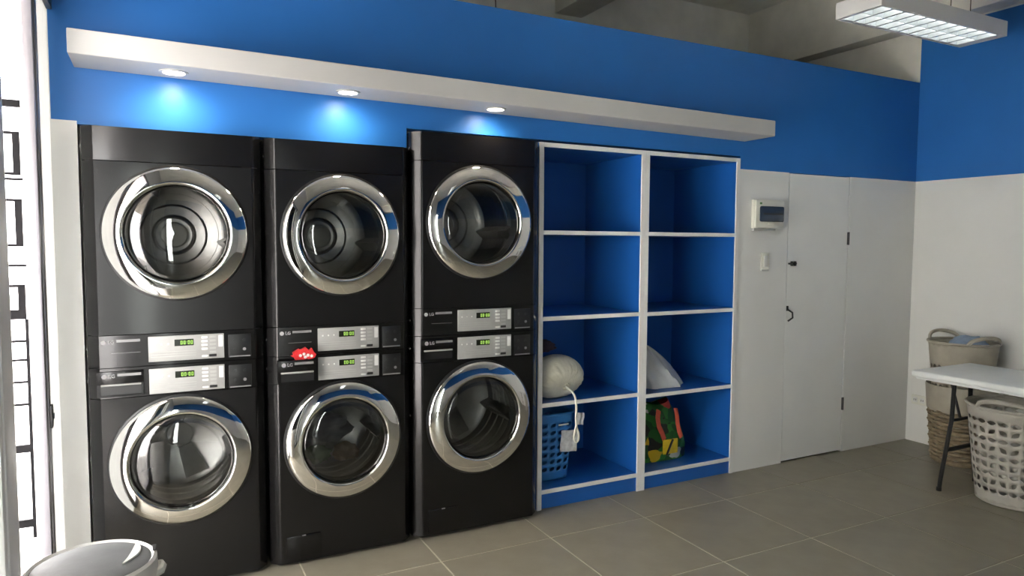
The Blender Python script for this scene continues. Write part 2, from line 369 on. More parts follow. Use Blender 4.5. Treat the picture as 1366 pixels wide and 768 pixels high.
# ------------------------------------------------------------------ washing machines and dryers
W, H, CH, R = 0.686, 0.985, 0.046, 0.275
def edge_profile(sgn):
    # rounded vertical edge of the front, from the flat face to the side
    pts = [(sgn*(W/2-CH+dx), dy) for dx, dy in ((0, 0), (.005, .001), (.010, .0045), (.040, .0345), (.0445, .040), (.046, .046))]
    return pts
def band(z0, z1):
    L_ = edge_profile(-1)[::-1]; R_ = edge_profile(1)
    prof = [(-W/2, .09)] + L_ + R_ + [(W/2, .09)]
    m = MB(); m.rings([[(x, y, z0) for x, y in prof], [(x, y, z1) for x, y in prof]], True, True, True); return m
def holed_panel(z0, z1, zc, r):
    m = MB(); fx = W/2-CH
    for s in (-1, 1):
        prof = [(s*fx, .03)] + edge_profile(s) + [(s*W/2, .09), (s*(W/2-.01), .09), (s*(W/2-.01), CH+.004), (s*(W/2-.03), .03)]
        m.rings([[(x, y, z0) for x, y in prof], [(x, y, z1) for x, y in prof]], True, True, True)
    angs = [2*PI*k/72 for k in range(72)] + [math.atan2(z-zc, x) % (2*PI) for x in (-fx, fx) for z in (z0, z1)]
    angs = sorted(set(round(a, 6) for a in angs))
    rc, rr, ri = [], [], []
    for a in angs:
        c, s = math.cos(a), math.sin(a)
        t = min((fx/abs(c)) if abs(c) > 1e-6 else 1e9, ((z1-zc)/s) if s > 1e-6 else 1e9, ((z0-zc)/s) if s < -1e-6 else 1e9)
        rr.append((t*c, 0, zc+t*s)); rc.append((r*c, 0, zc+r*s)); ri.append((r*c, .03, zc+r*s))
    rb = [(x, .03, z) for x, y, z in rr]
    m.rings([rb, rr, rc, ri])
    return m
def seven_seg(m, x, z, h, chars):
    wd = h*.5; t = h*.16
    S = {'0': 'abcdef', '1': 'bc', '2': 'abged', '3': 'abgcd', '4': 'fgbc', '5': 'afgcd', '6': 'afgedc', '7': 'abc', '8': 'abcdefg'}
    for ch in chars:
        if ch == ':':
            m.box(x, x+t, -.0052, -.0045, z+h*.25, z+h*.25+t); m.box(x, x+t, -.0052, -.0045, z+h*.65, z+h*.65+t); x += t*2.2; continue
        B = {'a': (0, wd, h-t, h), 'd': (0, wd, 0, t), 'g': (0, wd, h/2-t/2, h/2+t/2), 'f': (0, t, h/2, h), 'e': (0, t, 0, h/2), 'b': (wd-t, wd, h/2, h), 'c': (wd-t, wd, 0, h/2)}
        for k in S[ch]:
            a = B[k]; m.box(x+a[0], x+a[1], -.0052, -.0045, z+a[2], z+a[3])
        x += wd+t*1.3
def controls(t, z0, washer):
    # silver control panel with display and buttons, dark touch panel, badge; z0 = bottom of the display panel
    p = MB().box(-.121, .173, -.0035, .004, z0, z0+.107, bev=.002).build('control_panel', 'silver', t)
    s = MB().box(-.022, .052, -.0045, 0, z0+.062, z0+.090, bev=.001, seg=1).build('display', 'screen', p)
    d = MB(); seven_seg(d, .001, z0+.068, .016, '00:00'); d.build('digits', 'led', p)
    for k in range(4): MB().box(.082, .108, -.0055, 0, z0+.088-k*.0165, z0+.099-k*.0165, bev=.003, seg=2).build('button', 'btn', p)
    MB().box(.082, .108, -.0055, 0, z0+.008, z0+.017, bev=.003).build('button', 'btn', p)
    for k in range(5): MB().box(.115, .140, -.0042, 0, z0+.090-k*.0165, z0+.099-k*.0165).build('indicator_strip', 'silver2', p)
    MB().box(.112, .142, -.0050, 0, z0+.008, z0+.019, bev=.001, seg=1).build('start_label', 'blackp', p)
    MB().box(.150, .168, -.0042, 0, z0+.050, z0+.100).build('card_label', 'btn', p)
    for k in range(3): MB().box(-.102+k*.026, -.094+k*.026, -.0048, 0, z0+.068, z0+.076, bev=.002).build('button', 'btn', p)
    for k in range(3): MB().box(-.112, .060, -.0040, 0, z0+.018+k*.010, z0+.021+k*.010).build('printed_line', 'silver2', p)
    c = MB().box(.190, .284, -.002, .004, z0-.002, z0+.100, bev=.002).build('coin_panel', 'blackp', t)
    for ix in range(2):
        for iz in range(2): MB().lathe([(.0001, -.0035), (.007, -.0035), (.007, -.001)], (.216+ix*.040, 0, z0+.033+iz*.040), 'y', 12).build('icon', 'cabinet' if (ix, iz) != (1, 0) else 'greyprint', c)
    MB().box(.194, .280, -.004, 0, z0+.0, z0+.005, bev=.001, seg=1).build('lower_lip', 'greyprint', c)
def badge(t, zb):
    e = MB().lathe([(.0001, -.0015), (.0095, -.0015), (.0095, 0)], (-.283, 0, zb), 'y', 20); e = e.build('emblem', 'logo', t)
    text('emblem_letters', 'LG', .020, 'logo', e, (-.268, -.0012, zb))
    MB().box(-.236, -.150, -.0012, 0, zb-.001, zb+.010).build('name_strip', 'greyprint', t)
def door(t, zc, washer):
    d = MB().lathe([(.284, .012), (.284, -.003), (.278, -.006), (.262, -.004), (.205, -.010), (.196, -.010), (.196, .055), (.205, .055), (.250, .03), (.284, .012)], (0, 0, zc), 'y', 72).build('door', 'blackp', t)
    MB().lathe([(.2755, -.004), (.2765, -.012), (.2740, -.0175), (.262, -.0235), (.246, -.030), (.230, -.0350), (.216, -.0385), (.209, -.0390), (.2045, -.0355), (.2015, -.027), (.2015, -.008)], (0, 0, zc), 'y', 96).build('chrome_ring', 'chrome', d, smooth=60)
    pr = [(.2015, -.020)] + [(.2015*math.cos(a), -.020-.030*math.sin(a)) for a in [k/8*PI/2 for k in range(1, 8)]] + [(.0005, -.050)]
    MB().lathe(pr, (0, 0, zc), 'y', 64).build('glass', 'doorglass', d, smooth=80)
    if washer:
        bw = [(.198, .0), (.185, .05), (.165, .085), (.12, .11), (.06, .118), (.0005, .12)]
        MB().lathe(bw, (0, 0, zc), 'y', 48).build('inner_bowl', 'bowl', d, smooth=80)
def drum(t, zc, washer):
    y1 = .44 if washer else .50; rd = .245
    m = MB(); m.lathe([(.205, .062), (rd, .075), (rd, y1), (rd-.03, y1+.02), (.0005, y1+.03), (.0005, y1+.04), (rd, y1+.035), (rd+.008, y1), (rd+.008, .07), (.205, .062)], (0, 0, zc), 'y', 64)
    d = m.build('drum', 'steel', t)
    for k in range(3):
        a = PI/2 + k*2*PI/3 + .35
        q = MB(); sec = [(rd-.001, -.035), (rd-.045, -.012), (rd-.055, 0), (rd-.045, .012), (rd-.001, .035)]
        q.rings([[(r_*math.cos(a+dx/rd), y_, zc+r_*math.sin(a+dx/rd)) for r_, dx in sec] for y_ in (.10, y1-.01)], False)
        q.build('lifter', 'steel', d)
    h = MB(); h.lathe([(.062, y1+.02), (.062, y1+.006), (.055, y1), (.0005, y1-.004)], (0, 0, zc), 'y', 32); h.build('hub', 'hub', d)
    for k in range(3 if not washer else 0):
        r_ = .090 + k*.055
        MB().lathe([(r_-.010, y1+.026), (r_, y1+.020), (r_+.010, y1+.026)], (0, 0, zc), 'y', 48).build('back_ring', 'steel', d)
    for k in range(3 if washer else 0):
        a = PI/2 + k*2*PI/3 + .35 + PI/3
        q = MB(); c, s = math.cos(a), math.sin(a)
        p = [(.06*c-.03*s, .06*s+.03*c), (.06*c+.03*s, .06*s-.03*c), (.215*c+.055*s, .215*s-.055*c), (.215*c-.055*s, .215*s+.055*c)]
        q.rings([[(x, y1+.02, zc+z) for x, z in p], [(x, y1-.004, zc+z) for x, z in p]], True, False, True)
        q.build('spoke', 'steel', d)
    for k in range(4 if washer else 2):
        MB().lathe([(rd-.0005, .12+k*.08), (rd-.006, .125+k*.08), (rd-.0005, .13+k*.08)], (0, 0, zc), 'y', 48).build('rib', 'hub', d)
    g = MB().lathe([(.200, .055), (.215, .045), (.24, .06), (.24, .075), (.206, .070), (.200, .055)], (0, 0, zc), 'y', 48).build('gasket', 'gasket', t)
def cabinet(t, z0, z1):
    m = MB(); d = .72
    m.box(-W/2, -W/2+.008, .09, d, z0, z1); m.box(W/2-.008, W/2, .09, d, z0, z1)
    m.box(-W/2+.008, W/2-.008, .092, d, z1-.008, z1); m.box(-W/2+.008, W/2-.008, .092, d, z0, z0+.008); m.box(-W/2+.008, W/2-.008, d-.008, d, z0+.008, z1-.008)
    m.build('cabinet', 'cabinet', t)
def bolts(t, zs):
    for z in zs:
        for s in (-1, 1):
            MB().lathe([(.0001, s*(W/2+.004)), (.006, s*(W/2+.003)), (.008, s*(W/2-.001))], (0, .062, z), 'x', 12).build('screw', 'screw', t)
def make_washer():
    t = thing('washing_machine', '', 'washing machine', group='washing machines at the bottom of the stacks')
    cabinet(t, .018, H-.001)
    for x in (-.28, .28):
        for y in (.14, .66): MB().lathe([(.022, 0), (.022, .008), (.012, .010), (.012, .020)], (x, y, 0), 'z', 16, cap0=True, cap1=True).build('foot', 'blackp', t)
    holed_panel(.016, .857, .570, .284).build('front_panel', 'graphite', t)
    band(.860, H-.0015).build('control_fascia', 'graphite', t)
    controls(t, .864, True)
    dw = MB(); dw.box(-.310, -.141, -.008, .004, .919, .972, bev=.002); dw.box(-.310, -.297, -.008, .004, .866, .919); dw.box(-.149, -.141, -.008, .004, .866, .919); dw.box(-.297, -.149, -.008, .004, .866, .874)
    dw.box(-.297, -.149, -.002, -.0005, .874, .919, mi=1)
    dw = dw.build('detergent_drawer', ['graphite', 'blackp'], t)
    MB().box(-.296, -.150, -.012, -.004, .912, .920, bev=.002).build('handle', 'silver', dw)
    e = MB().lathe([(.0001, -.0098), (.0095, -.0098), (.0095, -.008)], (-.283, 0, .952), 'y', 20).build('emblem', 'logo', dw)
    text('emblem_letters', 'LG', .020, 'logo', dw, (-.268, -.0092, .952))
    MB().box(-.236, -.150, -.0092, -.007, .951, .962).build('name_strip', 'greyprint', dw)
    door(t, .570, True); drum(t, .570, True)
    hp = MB().box(-.276, -.118, -.005, .002, .028, .142, bev=.002, seg=2).build('service_hatch', 'graphite', t)
    MB().box(-.206, -.188, -.0065, -.004, .138, .143, bev=.001, seg=1).build('hatch_latch', 'greyprint', hp)
    bolts(t, (.925, .60))
    return t
def make_dryer():
    t = thing('tumble_dryer', '', 'dryer', group='dryers at the top of the stacks')
    z1 = .981
    cabinet(t, .004, z1-.001)
    band(.0015, .133).build('control_fascia', 'graphite', t)
    holed_panel(.136, .843, .553, .284).build('front_panel', 'graphite', t)
    band(.846, z1).build('top_panel', 'graphite', t)
    controls(t, .015, False); badge(t, .106)
    MB().box(-.255, -.150, -.0008, .001, .060, .0615).build('printed_line', 'greyprint', t)
    door(t, .553, False); drum(t, .553, False)
    bolts(t, (.075, .905))
    return t
FY = -.085
w1 = make_washer(); d1 = make_dryer()
w2 = copy_tree(w1); w3 = copy_tree(w1); d2 = copy_tree(d1); d3 = copy_tree(d1)
def put(o, x, z, sx=1, sz=1): o.location = (x, FY, z); o.scale = (sx, 1, sz)
put(w1, -.073, 0); put(d1, -.073, .985)
put(w2, .622, 0, .985); put(d2, .622, .985, .985)
put(w3, 1.330, 0, 1.045, 1.055); put(d3, 1.330, 1.0392, 1.045, 1.030)
w1['label'] = 'dark grey front-loading washer under the dryer nearest the storefront'
d1['label'] = 'dark grey front-loading dryer nearest the white wall strip and storefront'
w2['label'] = 'dark grey washer with clothes inside and red wrapper on its drawer'
d2['label'] = 'middle dark grey dryer above the washer that holds clothes'
w3['label'] = 'dark grey washer standing beside the blue shelf with the blue basket'
d3['label'] = 'tallest-standing dark grey dryer beside the blue shelves'
for ch in w2.children:
    if ch.name.startswith('detergent_drawer'): ch.location.y = -.034
# drawer pulled out a little: side walls visible under the red wrapper
dwr = [c for c in w2.children if c.name.startswith('detergent_drawer')][0]
q = MB(); q.box(-.306, -.300, .004, .036, .868, .970); q.box(-.150, -.144, .004, .036, .868, .970); q.box(-.300, -.150, .004, .036, .9600, .966)
q.build('drawer_tray', 'graphite', dwr)

def lump(name, m, rx, ry, rz_, loc, amp=.18, freq=9., seed=0, nseg=28, nring=16, flat=None, parent=None):
    from mathutils import noise as nz
    k = MB(); rs = []
    for i in range(1, nring):
        th = PI*i/nring; ring = []
        for j in range(nseg):
            a = 2*PI*j/nseg
            d = Vector((math.sin(th)*math.cos(a), math.sin(th)*math.sin(a), math.cos(th)))
            f = 1 + amp*nz.noise(d*freq*.25 + Vector((seed*3.1, 0, 0))) + amp*.6*nz.noise(d*freq*.6 + Vector((0, seed*2.3, 0)))
            p = Vector((d.x*rx*f, d.y*ry*f, d.z*rz_*f))
            if flat is not None: p.z = max(p.z, flat)
            ring.append(p)
        rs.append(ring)
    k.rings(rs, True, True, True)
    return k.build(name, m, parent, smooth=60, loc=loc)
# laundry inside the middle washer
cz = .570
tag(lump('garment', 'greencloth', .070, .06, .042, (.545, .20, .428), .35, 9, 1), 'green garment lying in the drum of the middle washer', 'clothing', 'laundry in the middle washer')
tag(lump('garment', 'tancloth', .062, .06, .042, (.695, .20, .428), .35, 9, 2), 'tan garment lying in the drum of the middle washer', 'clothing', 'laundry in the middle washer')
tag(lump('garment', 'greycloth', .11, .08, .07, (.61, .21, .555), .35, 8, 4), 'grey garment piled highest in the drum of the middle washer', 'clothing', 'laundry in the middle washer')
# red wrapper on the open drawer
rw = MB()
for i, (x, z, r1, r2) in enumerate(((-.028, .022, .022, .026), (0, .030, .030, .024), (.028, .020, .022, .022), (-.012, .012, .04, .014))):
    n = 9; pts0 = []; pts1 = []
    for k in range(n):
        a = 2*PI*k/n; f = 1 + .35*((-1)**k)*random.random()
        pts0.append((x+r1*f*math.cos(a), -.010-.006*random.random(), z+max(-z, r2*f*math.sin(a))))
        pts1.append((x+r1*f*math.cos(a), .010+.006*random.random(), z+max(-z, r2*f*math.sin(a))))
    rw.rings([pts0, pts1], True, True, True)
rw = rw.build('candy_wrapper', 'redwrap', loc=(.437, -.108, .9728), smooth=20)
tag(rw, 'crumpled red and white wrapper resting on the open detergent drawer', 'wrapper')
q = MB()
for x, z in ((-.02, .018), (-.004, .024), (.014, .018), (.030, .014), (.002, .010)): q.lathe([(.0001, -.0195), (.006, -.019), (.0075, -.014)], (x, 0, z), 'y', 7)
q.build('white_print', 'whitewrap', rw)

# ------------------------------------------------------------------ blue shelf units set in the partition
def shelf_unit(x0, x1, zs, label):
    t = thing('shelf_unit', label, 'shelf', (x0, 0, 0), 'blue open shelf units')
    wd = x1-x0; th = .028; D = .61; y0 = .004
    for a in (0, wd-th):
        MB().box(a, a+th, y0, D, .0, 2.058).build('side_panel', 'shelfblue', t)
        MB().box(a-.0005, a+th+.0005, -.006, y0, .0, 2.0585, bev=.001, seg=1).build('edge_strip', 'edge', t)
    MB().box(th, wd-th, D-.012, D, .0, 2.058).build('back_panel', 'shelfblue', t)
    MB().box(th, wd-th, y0, D-.012, 2.034, 2.058).build('top_panel', 'shelfblue', t)
    MB().box(th, wd-th, -.006, y0, 2.0335, 2.0585, bev=.001, seg=1).build('edge_strip', 'edge', t)
    for z in zs:
        MB().box(th, wd-th, y0, D-.012, z-.022, z).build('shelf_board', 'shelfblue', t)
        MB().box(th, wd-th, -.006, y0, z-.0225, z+.0005, bev=.001, seg=1).build('edge_strip', 'edge', t)
    MB().box(th, wd-th, .010, .024, .0, zs[-1]-.022).build('plinth', 'shelfblue', t)
    return t
shelf_unit(1.722, 2.446, (1.577, 1.097, .608, .112), 'blue shelf unit with white edges beside the dark machines')
shelf_unit(2.447, 3.203, (1.577, 1.094, .592, .106), 'blue shelf unit with white edges beside the breaker box')

# ------------------------------------------------------------------ light box with three downlights
LBX0, LBX1 = -.432, 3.238
lb = MB()
TILT = .0098
def lbz(x): return 2.203 - (x-LBX0)*TILT
for_pts = []
lb.rings([[(x, y, z+lbz(x)) for (y, z) in ((-.25, 0), (-.25, .092+.003*(x > 1)), (-.001, .092+.003*(x > 1)), (-.001, 0))] for x in (LBX0, LBX1)], True, True, True)
lbo = lb.build('light_box', 'boxwhite', smooth=0)
tag(lbo, 'long white boxed ledge with downlights mounted on the blue wall', 'light box')
mod = lbo.modifiers.new('bevel', 'BEVEL'); mod.width = .004; mod.segments = 2
for x, lab in ((-.072, 'round recessed downlight above the dryer nearest the storefront'), (.645, 'round recessed downlight above the middle dryer'), (1.395, 'round recessed downlight above the dryer beside the shelves')):
    z = lbz(x)
    t = thing('downlight', lab, 'lamp', (x, -.125, z), 'downlights in the white light box')
    MB().lathe([(.040, .000), (.055, .000), (.055, -.004), (.043, -.006), (.040, .000)], (0, 0, 0), 'z', 32).build('trim_ring', 'boxwhite', t)
    MB().lathe([(.0001, -.003), (.041, -.002), (.041, 0)], (0, 0, 0), 'z', 24).build('lens', 'lens', t)
    ld = bpy.data.lights.new('downlight_lamp', 'SPOT'); ld.energy = 4.0; ld.color = (1, .84, .64); ld.spot_size = math.radians(168); ld.spot_blend = 1.0; ld.shadow_soft_size = .03
    lo = bpy.data.objects.new('downlight_lamp', ld); C.objects.link(lo); lo.parent = t; lo.location = (0, 0, -.012)

# ------------------------------------------------------------------ louvred ceiling fixtures
def fixture(x, y, z, rz, label):
    t = thing('louvre_light', label, 'lamp', (x, y, z), 'louvred ceiling lights', rz)
    L, Wd, Hh = 1.20, .285, .085
    m = MB(); m.box(-L/2, L/2, -Wd/2, -Wd/2+.012, 0, Hh); m.box(-L/2, L/2, Wd/2-.012, Wd/2, 0, Hh); m.box(-L/2, -L/2+.012, -Wd/2+.012, Wd/2-.012, 0, Hh); m.box(L/2-.012, L/2, -Wd/2+.012, Wd/2-.012, 0, Hh)
    m.box(-L/2, L/2, -Wd/2, Wd/2, Hh, Hh+.006)
    m.box(L/2-.06, L/2-.012, -Wd/2+.012, Wd/2-.012, .002, .006); m.box(-L/2+.012, -L/2+.03, -Wd/2+.012, Wd/2-.012, .002, .006)
    m.build('housing', 'lampwhite', t)
    xs = [-L/2+.03 + k*(L-.09)/11 for k in range(12)]
    for xx in xs:
        q = MB(); q.rings([[(xx-.008, yy, .004), (xx+.008, yy, .004), (xx+.002, yy, .04), (xx-.002, yy, .04)] for yy in (-Wd/2+.012, Wd/2-.012)], True, True, True); q.build('cross_blade', 'louver', t)
    for yy in (-.125, -.002, .121):
        MB().box(-L/2+.03, L/2-.06, yy, yy+.004, .003, .045).build('louvre_rail', 'louver', t)
    for yy in (-.062, .062): MB().tube([(-L/2+.03, yy, .058), (L/2-.06, yy, .058)], .013, 12).build('lamp_tube', 'tube', t)
    for xx in (-.35, .35):
        for yy in (-.06, .06): MB().tube([(xx, yy, Hh+.004), (xx, yy, ZC-z)], .003, 6).build('hanger_wire', 'wire', t)
    return t
fixture(3.963, -.695, 2.80, 0, 'white louvred fluorescent light hanging near the right wall')
fixture(1.3, -2.9, 2.80, PI/2, 'white louvred fluorescent light hanging over the middle of the room')
tag(MB().tube([(1.741, .6, ZC), (1.743, .6, 3.0), (1.747, .6, 2.86)], .004, 6).build('ceiling_wire', 'wire'), 'thin brown wire hanging from the ceiling behind the partition', 'wire')

# ------------------------------------------------------------------ breaker box, switch, outlet
t = thing('breaker_box', 'white breaker box with dark tinted window on the white wall', 'breaker box', (3.312, 0, 1.60))
t.scale = (.93, 1, 1)
MB().box(0, .285, -.026, 0, .012, .200, bev=.006).build('enclosure', 'cream', t)
MB().box(.004, .281, -.040, -.024, .016, .196, bev=.006).build('cover', 'cream', t)
MB().box(.036, .268, -.054, -.038, .056, .156, bev=.010).build('window', 'shade', t)
MB().box(.060, .245, -.0555, -.052, .100, .112).build('breaker_row', 'blackp', t)
MB().box(.038, .058, -.042, -.039, .168, .181).build('printed_mark', 'greencloth', t)
MB().box(.12, .18, -.046, -.038, .036, .050, bev=.004).build('thumb_catch', 'cream', t)
MB().box(.010, .22, -.022, 0, -.004, .012, bev=.002).build('cable_entry', 'silver2', t)
t = thing('light_switch', 'cream rocker light switch below the breaker box', 'switch', (3.408, 0, 1.335))
MB().box(0, .072, -.010, 0, 0, .118, bev=.004).build('plate', 'cream', t)
MB().box(.020, .052, -.016, -.008, .024, .098, bev=.004).build('rocker', 'btn', t)
MB().box(.004, .068, -.012, -.008, -.004, .006, bev=.001, seg=1).build('lower_edge', 'silver2', t)
t = thing('wall_outlet', 'cream double socket low on the right wall beside the basket', 'outlet', (XR, -.10, .29))
MB().box(-.010, 0, -.058, .058, 0, .072, bev=.003).build('plate', 'cream', t)
for y in (-.028, .028):
    o = MB().box(-.013, -.009, y-.018, y+.018, .016, .056, bev=.002).build('socket', 'btn', t)
    for dy in (-.007, .007): MB().box(-.0138, -.0128, y+dy-.002, y+dy+.002, .030, .044).build('slot', 'blackp', o)

# ------------------------------------------------------------------ folding table
t = thing('folding_table', 'white folding table with black legs by the right wall', 'table', (4.268, -1.31, 0))
MB().box(-.305, .305, -.61, .61, .705, .742, bev=.012, seg=3).build('tabletop', 'tabletop', t)
MB().box(-.285, .285, -.59, .59, .690, .707, bev=.004).build('under_frame', 'tabletop', t)
MB().box(-.245, -.165, .608, .614, .714, .726, bev=.002).build('end_latch', 'blackp', t)
for s in (1, -1):
    yb = .49*s
    for sx in (-1, 1):
        m = MB(); m.tube([(sx*.083+.03, yb, .695), (sx*.088+.03, yb, .60), (sx*.095+.03, yb, .46), (sx*.099+.03, yb, .42), (sx*.107+.028, yb, .385), (sx*.128+.026, yb, .29), (sx*.180+.022, yb, .06), (sx*.187+.022, yb, .012)], .0125, 10)
        lg = m.build('leg', 'tableleg', t)
        MB().lathe([(.015, 0), (.016, .004), (.015, .022), (.012, .024)], (sx*.189+.022, yb, 0), 'z', 14, cap0=True, cap1=True).build('foot_cap', 'blackp', lg)
    for zz, hw in ((.425, .098), (.245, .138)): MB().tube([(-hw+.024, yb, zz), (hw+.024, yb, zz)], .010 if zz > .3 else .014, 8).build('leg_stretcher', 'tableleg', t)
    MB().tube([(.026, yb, .42), (.026, yb+.04*s, .56), (.026, yb+.08*s, .692)], .008, 8).build('folding_brace', 'tableleg', t)

# ------------------------------------------------------------------ baskets
def perforated(fn, nu, nv, hole, closed=True, n=16):
    """surface fn(u,v), cells nu x nv, hole(i,j)-> list of n (du,dv) in -.5...5 or None"""
    m = MB(); cache = {}
    def V(u, v):
        uu = u % 1.0 if closed else u
        k = (round(uu, 5) % 1.0 if closed else round(uu, 5), round(v, 5))
        if k not in cache: cache[k] = m.bm.verts.new(fn(uu, v))
        return cache[k]
    for i in range(nu):
        for j in range(nv):
            h = hole(i, j)
            per = n//4; out = []
            for e in range(n):
                sd, k = divmod(e, per); f = k/per
                x, y = ((-.5+f, -.5), (.5, -.5+f), (.5-f, .5), (-.5, .5-f))[sd]
                out.append((x, y))
            ov = [V((i+.5+x)/nu, (j+.5+y)/nv) for x, y in out]
            if h is None:
                c = V((i+.5)/nu, (j+.5)/nv)
                for e in range(n): m.bm.faces.new((ov[e], ov[(e+1) % n], c))
            else:
                iv = [V((i+.5+x)/nu, (j+.5+y)/nv) for x, y in h]
                for e in range(n): m.bm.faces.new((ov[e], ov[(e+1) % n], iv[(e+1) % n], iv[e]))
    return m
def oval(a, b_, rot=0., n=16, leaf=False):
    pts = []
    for e in range(n):
        th = -3*PI/4 - rot + 2*PI*e/n
        x, y = a*math.cos(th), b_*math.sin(th)
        if leaf: y *= (1 - .55*(abs(x)/a)**2)
        c, s = math.cos(rot), math.sin(rot)
        pts.append((x*c-y*s, x*s+y*c))
    return pts
def solid(o, t):
    md = o.modifiers.new('thickness', 'SOLIDIFY'); md.thickness = t; md.offset = 0; return o
def superring(a, rx, ry, p=2.6):
    c, s = math.cos(a), math.sin(a)
    k = (abs(c)**p + abs(s)**p)**(-1/p)
    return rx*k*c, ry*k*s
# tall blue basket on the bottom shelf
t = thing('laundry_basket', 'tall blue perforated plastic basket on the bottom shelf', 'basket', (1.908, .225, .1125), 'laundry baskets')
HB = .395
def fb(u, v):
    x, y = superring(2*PI*u, .108+.030*v, .108+.030*v, 4); return (x, y, .004+v*HB)
solid(perforated(fb, 16, 9, lambda i, j: oval(.37, .25, .55) if 0 < j < 8 else None).build('basket_wall', 'bluepl', t), .004)
m = MB(); m.rings([[(x, y, .002) for x, y in [superring(2*PI*k/40, .106, .106, 4) for k in range(40)]], [(x, y, .008) for x, y in [superring(2*PI*k/40, .107, .107, 4) for k in range(40)]]], True, True, True); m.build('base', 'bluepl', t)
m = MB(); m.tube([(*superring(2*PI*k/48, .140, .140, 4), HB+.004) for k in range(48)], .007, 8, True); m.build('rim', 'bluepl', t)
m = MB(); m.tube([(.005, -.142, .335), (.070, -.142, .337)], .005, 6); m.build('handle_slot', 'cord', t)
# paper tags hanging at the basket
for (lab, loc, sc, rot) in (('printed paper packet hanging at the front of the blue basket', (1.975, .066, .352), (.120, .125), .10), ('small white paper tag behind the hanging cord', (2.060, .085, .47), (.058, .070), .15)):
    q = MB(); nx = 6; a, b_ = sc
    q.rings([[(-a/2+a*i/nx, .004*math.sin(i*1.7)+d, z) for i in range(nx+1)] + [(-a/2+a*i/nx, .004*math.sin(i*1.7)+d+.003, z) for i in range(nx, -1, -1)] for z, d in ((-b_/2, .0), (-b_/6, .004), (b_/6, -.002), (b_/2, .003))], True, True, True)
    o = q.build('paper_tag', 'paper', loc=loc); o.rotation_euler = (0, rot, .1); tag(o, lab, 'paper tag')
# pale basket with leaf holes under the table
def leaf_basket(name, label, loc, r0, r1, hgt, nv, m_, rot, hole_rows, lift=0.0):
    t = thing(name, label, 'basket', loc, 'laundry baskets', rot)
    def f2(u, v):
        rr = r0 + (r1-r0)*v; return (rr*math.cos(2*PI*u), rr*math.sin(2*PI*u), .012+v*hgt)
    def hole(i, j):
        if not hole_rows(j): return None
        return oval(.42, .26, (.75 if (i+j) % 2 else -.75) if j % 2 == 0 else 0.05, 16, True)
    solid(perforated(f2, 26, nv, hole).build('basket_wall', m_, t), .004)
    MB().lathe([(.0005, 0), (r0-.006, 0), (r0+.003, .006), (r0+.003, .018), (r0-.004, .018), (r0-.006, .006), (.0005, .006)], (0, 0, 0), 'z', 52).build('base', m_, t)
    # rim with two raised handle loops
    rim = []
    for k in range(104):
        a = 2*PI*k/104; d = min(abs(((a-PI/2+PI) % (2*PI))-PI), abs(((a+PI/2+PI) % (2*PI))-PI))
        rim.append(((r1+.004)*math.cos(a), (r1+.004)*math.sin(a), .014+hgt+(.0)))
    MB().tube(rim, .009, 8, True).build('rim', m_, t)
    for s in (1, -1):
        pts = []
        for k in range(17):
            f = k/16; a = s*PI/2 + (f-.5)*1.15
            hh = math.sin(PI*f)**.5 if 0 < f < 1 else 0
            pts.append(((r1+.004+.012*hh)*math.cos(a), (r1+.004+.012*hh)*math.sin(a), .016+hgt+.052*hh))
        MB().tube(pts, .011, 8, False, (1.0, 1.2)).build('handle', m_, t)
    return t
leaf_basket('leaf_basket', 'pale plastic basket with leaf-shaped holes under the folding table', (4.335, -1.125, 0), .195, .258, .555, 11, 'pale', 1.75, lambda j: j < 10 and j > 0)
tag(lump('laundry_pile', 'whitecloth', .190, .190, .20, (4.335, -1.125, .215), .10, 7, 21, flat=-.195), 'pale laundry inside the basket with leaf-shaped holes', 'clothing')
# wicker basket in the corner and a plastic basket standing inside it
BX, BY = 4.797, -.53
t = thing('wicker_basket', 'round brown wicker basket with plain beige collar in the corner', 'basket', (BX, BY, 0), 'laundry baskets')
m = MB(); rows = 13; zt = .375
for r_ in range(rows):
    z = .012 + zt*(r_+.5)/rows; rr = .155 + .030*z/zt
    m.tube([((rr+.0080*math.sin(11*2*PI*k/112+PI*r_))*math.cos(2*PI*k/112), (rr+.0080*math.sin(11*2*PI*k/112+PI*r_))*math.sin(2*PI*k/112), z) for k in range(112)], .0135, 6, True)
wv = m.build('weave', 'wicker', t); wv['kind'] = 'stuff'
for k in range(22):
    a = 2*PI*k/22; MB().tube([(.155*math.cos(a), .155*math.sin(a), .004), (.185*math.cos(a), .185*math.sin(a), zt+.006)], .0055, 6).build('stake', 'wicker', t)
MB().lathe([(.0005, 0), (.150, 0), (.158, .006), (.158, .016), (.0005, .016)], (0, 0, 0), 'z', 48).build('base', 'wicker', t)
MB().lathe([(.190, .372), (.197, .366), (.204, .375), (.216, .540), (.212, .548), (.206, .540), (.192, .380), (.190, .372)], (0, 0, 0), 'z', 52).build('collar', 'beige', t)
tb = leaf_basket('plastic_basket', 'beige plastic basket with loop handles standing inside the wicker basket', (BX, BY, .017), .125, .208, .812, 12, 'beige', -.35, lambda j: 4 < j < 10)
o = lump('cloth_bundle', 'bluecloth', .115, .115, .07, (BX+.02, BY-.02, .815), .2, 8, 9); tag(o, 'pale blue cloth inside the beige plastic basket', 'cloth')

